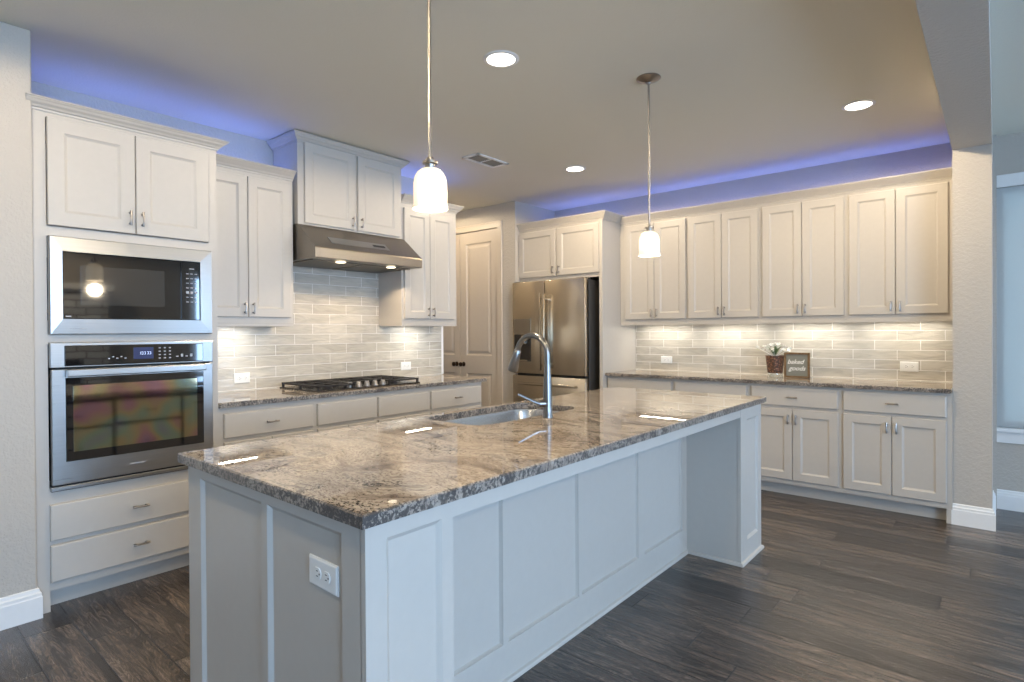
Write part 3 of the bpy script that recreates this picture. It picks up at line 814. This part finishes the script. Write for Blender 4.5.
# sink & faucet
def sink():
    T = thing('sink', (2.30, -.65, .70), 'stainless undermount sink set in the island top', 'sink')
    x0, x1, y0, y1, r = 2.099, 2.501, -1.051, -.249, .105; bm = bmesh.new()
    def lp(i, z, rr, n=8):
        out = []
        for (cx, cy, a0) in ((x0+i+rr, y0+i+rr, PI), (x1-i-rr, y0+i+rr, 1.5*PI), (x1-i-rr, y1-i-rr, 0), (x0+i+rr, y1-i-rr, .5*PI)):
            out += [bm.verts.new((cx+rr*math.cos(a0+k*PI/2/n), cy+rr*math.sin(a0+k*PI/2/n), z)) for k in range(n+1)]
        return out
    L = [lp(-.012, .884, r), lp(-.012, .8875, r), lp(.0, .8875, r), lp(.006, .87, r), lp(.018, .745, r), lp(.035, .725, r*.9), lp(.10, .718, r*.5)]
    L2 = [lp(-.012, .884, r), lp(.0045, .868, r+.002), lp(.012, .745, r+.003), lp(.03, .719, r*.9), lp(.10, .7165, r*.5)]
    for Q in (L,):
        for i in range(len(Q)-1):
            for k in range(len(Q[0])): bm.faces.new((Q[i][k], Q[i][(k+1)%len(Q[0])], Q[i+1][(k+1)%len(Q[0])], Q[i+1][k]))
        bm.faces.new(Q[-1])
    for v in [v for q in L2 for v in q]: bm.verts.remove(v)
    obj('basin', bm, SINKM, T, True)
    obj('drain', lathe(bmesh.new(), (2.30, -.65, .7185), [(.045, 0), (.045, .003), (.035, .004), (.03, .001), (0, .001)], 24), NICK, T, True)
sink()
def faucet():
    fx, fy = 2.556, -.645
    CH = plain('faucet_steel', (.26, .255, .25), .28, 1)
    T = thing('kitchen_faucet', (fx, fy, .92), 'tall gooseneck pull-down faucet behind the island sink', 'faucet')
    bm = lathe(bmesh.new(), (fx, fy, .9205), [(.026, 0), (.026, .006), (.023, .012), (.0215, .05), (.0205, .12), (.018, .20), (.0150, .245), (.0150, .25)], 24)
    obj('base', bm, CH, T, True)
    sx = -1.
    pts = [(fx, fy, 1.165)]; R = .092; cz = 1.214; cx = fx-R
    pts.append((fx, fy, 1.20))
    for k in range(0, 21):
        a = PI*.92*k/20; pts.append((cx+R*math.cos(a), fy, cz+R*math.sin(a)))
    obj('spout', tube(bmesh.new(), pts, .0135, 16), CH, T, True)
    e = Vector(pts[-1]); d = (Vector(pts[-1])-Vector(pts[-2])).normalized()
    p2 = [e+d*t for t in (0, .004, .03, .105, .112)]
    obj('spray_head', tube(bmesh.new(), p2, .02, 18, rs=[.0145, .0175, .0195, .0265, .0235]), CH, T, True)
    # side lever towards the camera-left
    u = Vector((-.55, -.80, 0)).normalized()
    bm = tube(bmesh.new(), [Vector((fx, fy, .985))+u*.010, Vector((fx, fy, .985))+u*.045], .017, 16)
    obj('valve_body', bm, CH, T, True)
    h0 = Vector((fx, fy, .985))+u*.040
    obj('lever', tube(bmesh.new(), [h0, h0+u*.03+Vector((0, 0, .012)), h0+u*.105+Vector((0, 0, .048))], .007, 10, rs=[.010, .007, .006]), CH, T, True)
faucet()

# ------------------------------------------------------------------ ceiling fixtures
def pendant(x, y, zb, label):
    T = thing('pendant_lamp', (x, y, ZC), label, 'pendant light', 'pendant lamps over the island')
    obj('canopy', lathe(bmesh.new(), (x, y, ZC), [(.066, 0), (.068, -.004), (.060, -.010), (.038, -.020), (.014, -.028), (.010, -.036), (0, -.036)], 32), NICK, T, True)
    zt = zb+.139
    obj('rod', tube(bmesh.new(), [(x, y, zt+.02), (x, y, (zt+ZC)/2), (x, y, ZC-.02)], .0058, 10), NICK, T, True)
    obj('socket_cap', lathe(bmesh.new(), (x, y, zt), [(.014, -.006), (.017, 0), (.017, .012), (.026, .014), (.026, .022), (.015, .026), (.011, .036), (0, .038)], 24), NICK, T, True)
    s = bpy.data.objects.new
    bm = bmesh.new()
    n = 40; prof = [(.016, .150), (.030, .146), (.044, .134), (.053, .116), (.0565, .095), (.057, .018), (.0605, .010), (.0605, 0), (.056, 0), (.054, .012), (.0535, .095), (.050, .115), (.040, .132), (.014, .144)]
    prof = [(a, h*.92) for a, h in prof]; lathe(bm, (x, y, zb), prof, n)
    sh = obj('lamp_shade', bm, SHADE, T, True, label='glowing frosted glass shade')
    # own origin at the shade's rim so that the glow profile follows the glass
    for v in sh.data.vertices: v.co.z -= (zb-ZC)
    sh.location = (0, 0, zb-ZC)
    b = lathe(bmesh.new(), (x, y, zb+.03), [(.0, 0), (.018, .006), (.027, .028), (.022, .052), (.012, .078), (.012, .100), (0, .1)], 20)
    obj('bulb', b, m_glow('bulb_glow', (1, .8, .5), 14), T, True)
    lamp('pendant_glow', 'POINT', (x, y, zb-.07), 6, (1, .82, .58), radius=.05, parent=T)
pendant(2.712, -1.518, 1.742, 'glowing glass pendant lamp over the near half of the island')
pendant(2.692, .137, 1.746, 'glowing glass pendant lamp over the far end of the island, canopy in view')

def downlight(x, y, label, e=80):
    T = thing('recessed_light', (x, y, ZC), label, 'recessed light', 'round recessed ceiling lights')
    obj('trim_ring', lathe(bmesh.new(), (x, y, ZC), [(.072, -.001), (.074, -.006), (.088, -.005), (.094, -.002), (.094, 0), (.072, 0)], 40), TRIM, T, True)
    obj('lens', lathe(bmesh.new(), (x, y, ZC), [(.073, -.0015), (.073, -.003), (0, -.0045)], 40), LENS, T)
    lamp('downlight_beam', 'SPOT', (x, y, ZC-.02), e, (1, .82, .57), radius=.06, spot=math.radians(176), parent=T)
downlight(2.219, -.577, 'bright recessed light in the ceiling between the two pendants')
downlight(1.387, 1.359, 'small bright recessed light farthest away, near the refrigerator')
downlight(3.510, 1.371, 'bright recessed light near the ceiling beam at the right')
downlight(1.95, -2.75, 'recessed light near the stub wall, just out of frame at the left', 82)
downlight(3.35, -1.9, 'recessed light above the seating side of the island, out of frame', 55)
downlight(-.55, 1.42, 'unseen recessed light added in the pantry nook to brighten its doors', 28)  # added out of view to lift the dim pantry doors
downlight(6.9, -.85, 'unseen recessed light added to brighten the stone fireplace of the next room', 160)  # added lamp, never in view: brightens the stone mirrored in the microwave

def vent():
    T = thing('ceiling_vent', (.975, .655, ZC), 'white slotted air vent in the ceiling near the hood cabinet', 'vent')
    x0, x1, y0, y1 = .885, 1.065, .470, .850
    bm = bmesh.new(); z = ZC
    for (a, b, c, d) in ((x0, x1, y0, y0+.03), (x0, x1, y1-.03, y1), (x0, x0+.025, y0, y1), (x1-.025, x1, y0, y1), (x0, x1, .655-.008, .655+.008)): box(bm, a, b, c, d, z-.010, z, .002)
    obj('frame', bm, TRIM, T)
    obj('duct_opening', B(x0+.02, x1-.02, y0+.02, y1-.02, z-.003, z-.0005), SLOT, T)
    bm = bmesh.new()
    for k in range(6):
        x = x0+.040+k*.020
        v = [bm.verts.new(p) for p in ((x, y0+.03, z-.009), (x+.009, y0+.03, z-.003), (x+.009, y1-.03, z-.003), (x, y1-.03, z-.009))]
        bm.faces.new(v)
        v = [bm.verts.new(p) for p in ((x+.001, y0+.03, z-.0095), (x+.010, y0+.03, z-.0035), (x+.010, y1-.03, z-.0035), (x+.001, y1-.03, z-.0095))]
        bm.faces.new(v)
    obj('louvres', bm, plain('louvre_grey', (.25, .23, .2), .5), T)
vent()

# ------------------------------------------------------------------ LED bars
def ledbar(x0, x1, y0, y1, z, energy, label, col=(1, .95, .84)):
    T = thing('under_cabinet_light', ((x0+x1)/2, (y0+y1)/2, z), label, 'light bar', 'slim light bars under the wall cabinets')
    obj('housing', B(x0, x1, y0, y1, z-.012, z, bev=.002), PLAST, T)
    lamp('bar_glow', 'AREA', ((x0+x1)/2, (y0+y1)/2, z-.0135), energy, col, (0, 0, 0), size=(x1-x0)*.92, size_y=(y1-y0)*.55, parent=T)
ledbar(.24, .27, -1.32, -.82, 1.392, 2.2, 'slim lit bar beneath the wall cabinet by the oven tower')
ledbar(.24, .27, .28, .80, 1.400, 2.2, 'slim lit bar beneath the wall cabinet right of the hood')
for (a, b, lab) in ((1.36, 1.90, 'slim lit bar beneath the wall cabinet nearest the refrigerator'), (2.02, 2.58, 'slim lit bar beneath the second wall cabinet from the refrigerator'),
               (2.68, 3.22, 'slim lit bar beneath the wall cabinet above the flowers'), (3.32, 3.88, 'slim lit bar beneath the wall cabinet at the pillar')):
    ledbar(a, b, 2.535, 2.565, 1.402, 2.3, lab)
# blue strips lying on top of the cabinets, behind the crown
def cove(x0, x1, y0, y1, z, energy, label, col=(.14, .24, 1.)):
    T = thing('blue_led_strip', ((x0+x1)/2, (y0+y1)/2, z), label, 'light strip', 'blue light strips lying on the cabinet tops')
    obj('housing', B(x0, x1, y0, y1, z, z+.006), PLAST, T)
    lamp('cove_glow', 'AREA', ((x0+x1)/2, (y0+y1)/2, z+.008), energy, col, (PI, 0, 0), size=x1-x0, size_y=y1-y0, parent=T)
cove(1.30, 3.92, 2.585, 2.60, 2.411, 5.2, 'blue light strip on top of the back wall cabinets')
cove(.26, 1.20, 2.50, 2.515, 2.421, 2.0, 'blue light strip on top of the refrigerator cabinet')
cove(.26, .275, -2.17, -1.42, 2.396, 1.6, 'blue light strip on top of the oven tower')
cove(.22, .235, -1.36, -.76, 2.401, 1.5, 'blue light strip on the cabinet between tower and hood')
cove(.22, .235, .24, .84, 2.411, 1.7, 'blue light strip on the cabinet right of the hood')

# ------------------------------------------------------------------ flowers and sign
def plant():
    px, py, pz = 2.708, 2.47, .92
    T = thing('flower_pot', (px, py, pz), 'white flowers in a brown woven pot on a glass foot, beside the sign', 'potted plant')
    m, nt, b = mat('woven_pot'); g = geo(nt)
    vo = nd(nt, 'ShaderNodeTexVoronoi', {'Vector': g, 'Scale': 75.})
    c = ramp(nt, vo.outputs[0], [(0., (.50, .36, .24)), (.25, (.24, .10, .05)), (.6, (.05, .025, .015))])
    nt.links.new(c, b.inputs['Base Color']); b.inputs['Roughness'].default_value = .5; bump(nt, vo.outputs[0], .8, .004, b)
    obj('pot', lathe(bmesh.new(), (px, py, pz+.035), [(.052, 0), (.060, .004), (.074, .135), (.076, .150), (.070, .150), (.066, .140), (0, .138)], 28), m, T, True)
    mg, ntg, bg_ = mat('clear_glass'); bg_.inputs['Transmission Weight'].default_value = .9; bg_.inputs['Roughness'].default_value = .05; bg_.inputs['Base Color'].default_value = (.85, .88, .85, 1)
    obj('glass_foot', lathe(bmesh.new(), (px, py, pz+.0005), [(.060, 0), (.062, .004), (.058, .034), (0, .034)], 28), mg, T, True)
    LEAF = plain('leaf_green', (.10, .16, .06), .5); PET = plain('white_petals', (.85, .85, .80), .5)
    rnd = random.Random(3)
    bmL = bmesh.new()
    for k in range(16):
        a = rnd.random()*2*PI; r = rnd.uniform(.03, .10); h = rnd.uniform(.02, .10)
        tip = Vector((px+r*math.cos(a), py+r*.6*math.sin(a), pz+.18+h)); base = Vector((px, py, pz+.175))
        mid = (tip+base)/2+Vector((0, 0, .02)); side = (tip-base).cross(Vector((0, 0, 1))).normalized()*.012
        v = [bmL.verts.new(q) for q in (base, mid+side, tip, mid-side)]; bmL.faces.new(v)
    lv = obj('leaves', bmL, LEAF, T)
    for k in range(24):
        a = rnd.random()*2*PI; r = rnd.uniform(.015, .155)
        c = Vector((px-.005+r*math.cos(a)*1.05, py+r*.55*math.sin(a), pz+.222+rnd.uniform(.0, .075)*(1-.3*r/.12)))
        bm = bmesh.new()
        tilt = Matrix.Rotation(rnd.uniform(-.8, .8), 3, 'X') @ Matrix.Rotation(rnd.uniform(-.8, .8), 3, 'Y')
        for ring_, (nP, L, rise) in enumerate(((6, .022, .004), (5, .015, .010))):
            for j in range(nP):
                t = 2*PI*(j+.5*ring_)/nP; dr = Vector((math.cos(t), math.sin(t), 0)); sd = Vector((-math.sin(t), math.cos(t), 0))
                q = [Vector((0, 0, 0)), dr*L*.6+sd*L*.38+Vector((0, 0, rise)), dr*L+Vector((0, 0, rise*1.4)), dr*L*.6-sd*L*.38+Vector((0, 0, rise))]
                bm.faces.new([bm.verts.new(c+tilt@w) for w in q])
        tube(bm, [c, (px, py, pz+.17)], .0015, 4)
        obj('flower', bm, PET, T)
plant()
def sign():
    x0, x1, z0, z1, y = 2.792, 2.990, .9215, 1.135, 2.43
    T = thing('framed_sign', ((x0+x1)/2, y, z0), 'small wood-framed grey sign with white script lettering on the back counter', 'sign')
    lean = .06
    F = FNY(y)
    m, nt, b = mat('sign_wood'); g = geo(nt)
    n = nd(nt, 'ShaderNodeTexNoise', {'Vector': g, 'Scale': 60., 'Detail': 4}).outputs[0]
    nt.links.new(ramp(nt, n, [(.3, (.10, .055, .02)), (.7, (.22, .13, .06))]), b.inputs['Base Color']); b.inputs['Roughness'].default_value = .6
    t = .016; bm = bmesh.new()
    for (a, b_, c, d) in ((x0, x1, z0, z0+t), (x0, x1, z1-t, z1), (x0, x0+t, z0+t, z1-t), (x1-t, x1, z0+t, z1-t)): fbox(bm, F, a, b_, c, d, -.018, .004, .001)
    obj('frame', bm, m, T)
    bd = obj('board', FB(F, x0+t, x1-t, z0+t, z1-t, -.014, -.004), plain('sign_board_grey', (.20, .20, .17), .7), T)
    for (txt, zz, sz, xx) in (('baked', 1.040, .052, x0+.024), ('goods', .985, .052, x0+.036)):
        cu = bpy.data.curves.new('lettering', 'FONT'); cu.body = txt; cu.size = sz; cu.extrude = .0008; cu.offset = .0006; cu.shear = .35
        ob = bpy.data.objects.new('lettering_src', cu); COL.objects.link(ob)
        bpy.context.view_layer.update()
        me = bpy.data.meshes.new_from_object(ob); bpy.data.objects.remove(ob)
        me.transform(Matrix.Translation(Vector((xx, y+.0035, zz))-worldloc(T)) @ Matrix.Rotation(PI/2, 4, 'X'))
        me.materials.append(PLAST); o = bpy.data.objects.new('lettering', me); COL.objects.link(o); o.parent = T
sign()

# ------------------------------------------------------------------ next room, seen only as reflections
def fireplace():
    T = thing('stone_fireplace', (8.0, -.85, 0), 'grey stacked-stone fireplace across the next room, mirrored in the microwave', 'fireplace')
    m, nt, b = mat('stacked_stone'); g = geo(nt); s = nd(nt, 'ShaderNodeSeparateXYZ', {0: g})
    v = nd(nt, 'ShaderNodeCombineXYZ', {0: s.outputs[1], 1: s.outputs[2], 2: 0.}).outputs[0]
    wv = nd(nt, 'ShaderNodeTexNoise', {'Vector': v, 'Scale': 3.}).outputs[1]
    v2 = nd(nt, 'ShaderNodeVectorMath', {0: v, 1: nd(nt, 'ShaderNodeVectorMath', {0: wv, 1: (.08, .05, 0)}, operation='MULTIPLY').outputs[0]}, operation='ADD').outputs[0]
    br = nd(nt, 'ShaderNodeTexBrick', {'Vector': v2, 'Color1': (.50, .51, .52, 1), 'Color2': (.85, .85, .84, 1), 'Mortar': (.05, .05, .05, 1), 'Scale': 1., 'Mortar Size': .008, 'Brick Width': .33, 'Row Height': .11}, offset=.37)
    nt.links.new(br.outputs[0], b.inputs['Base Color']); b.inputs['Roughness'].default_value = .9
    bump(nt, br.outputs[1], -.8, .03, b)
    bm = B(7.85, 8.298, -1.62, -1.30, .001, 2.0); box(bm, 7.85, 8.298, -.40, -.08, .001, 2.0); box(bm, 7.85, 8.298, -1.30, -.40, .95, 2.0); box(bm, 8.15, 8.298, -1.30, -.40, .001, .95)
    obj('chimney_breast', bm, m, T)
    obj('mantel', B(7.75, 8.298, -1.68, -.02, 2.0, 2.09, bev=.01), TRIM, T)
    obj('hearth', B(7.45, 7.849, -1.68, -.02, .001, .12, bev=.01), m, T)
    obj('firebox', B(8.10, 8.149, -1.30, -.40, .12, .95), SLOT, T)
fireplace()
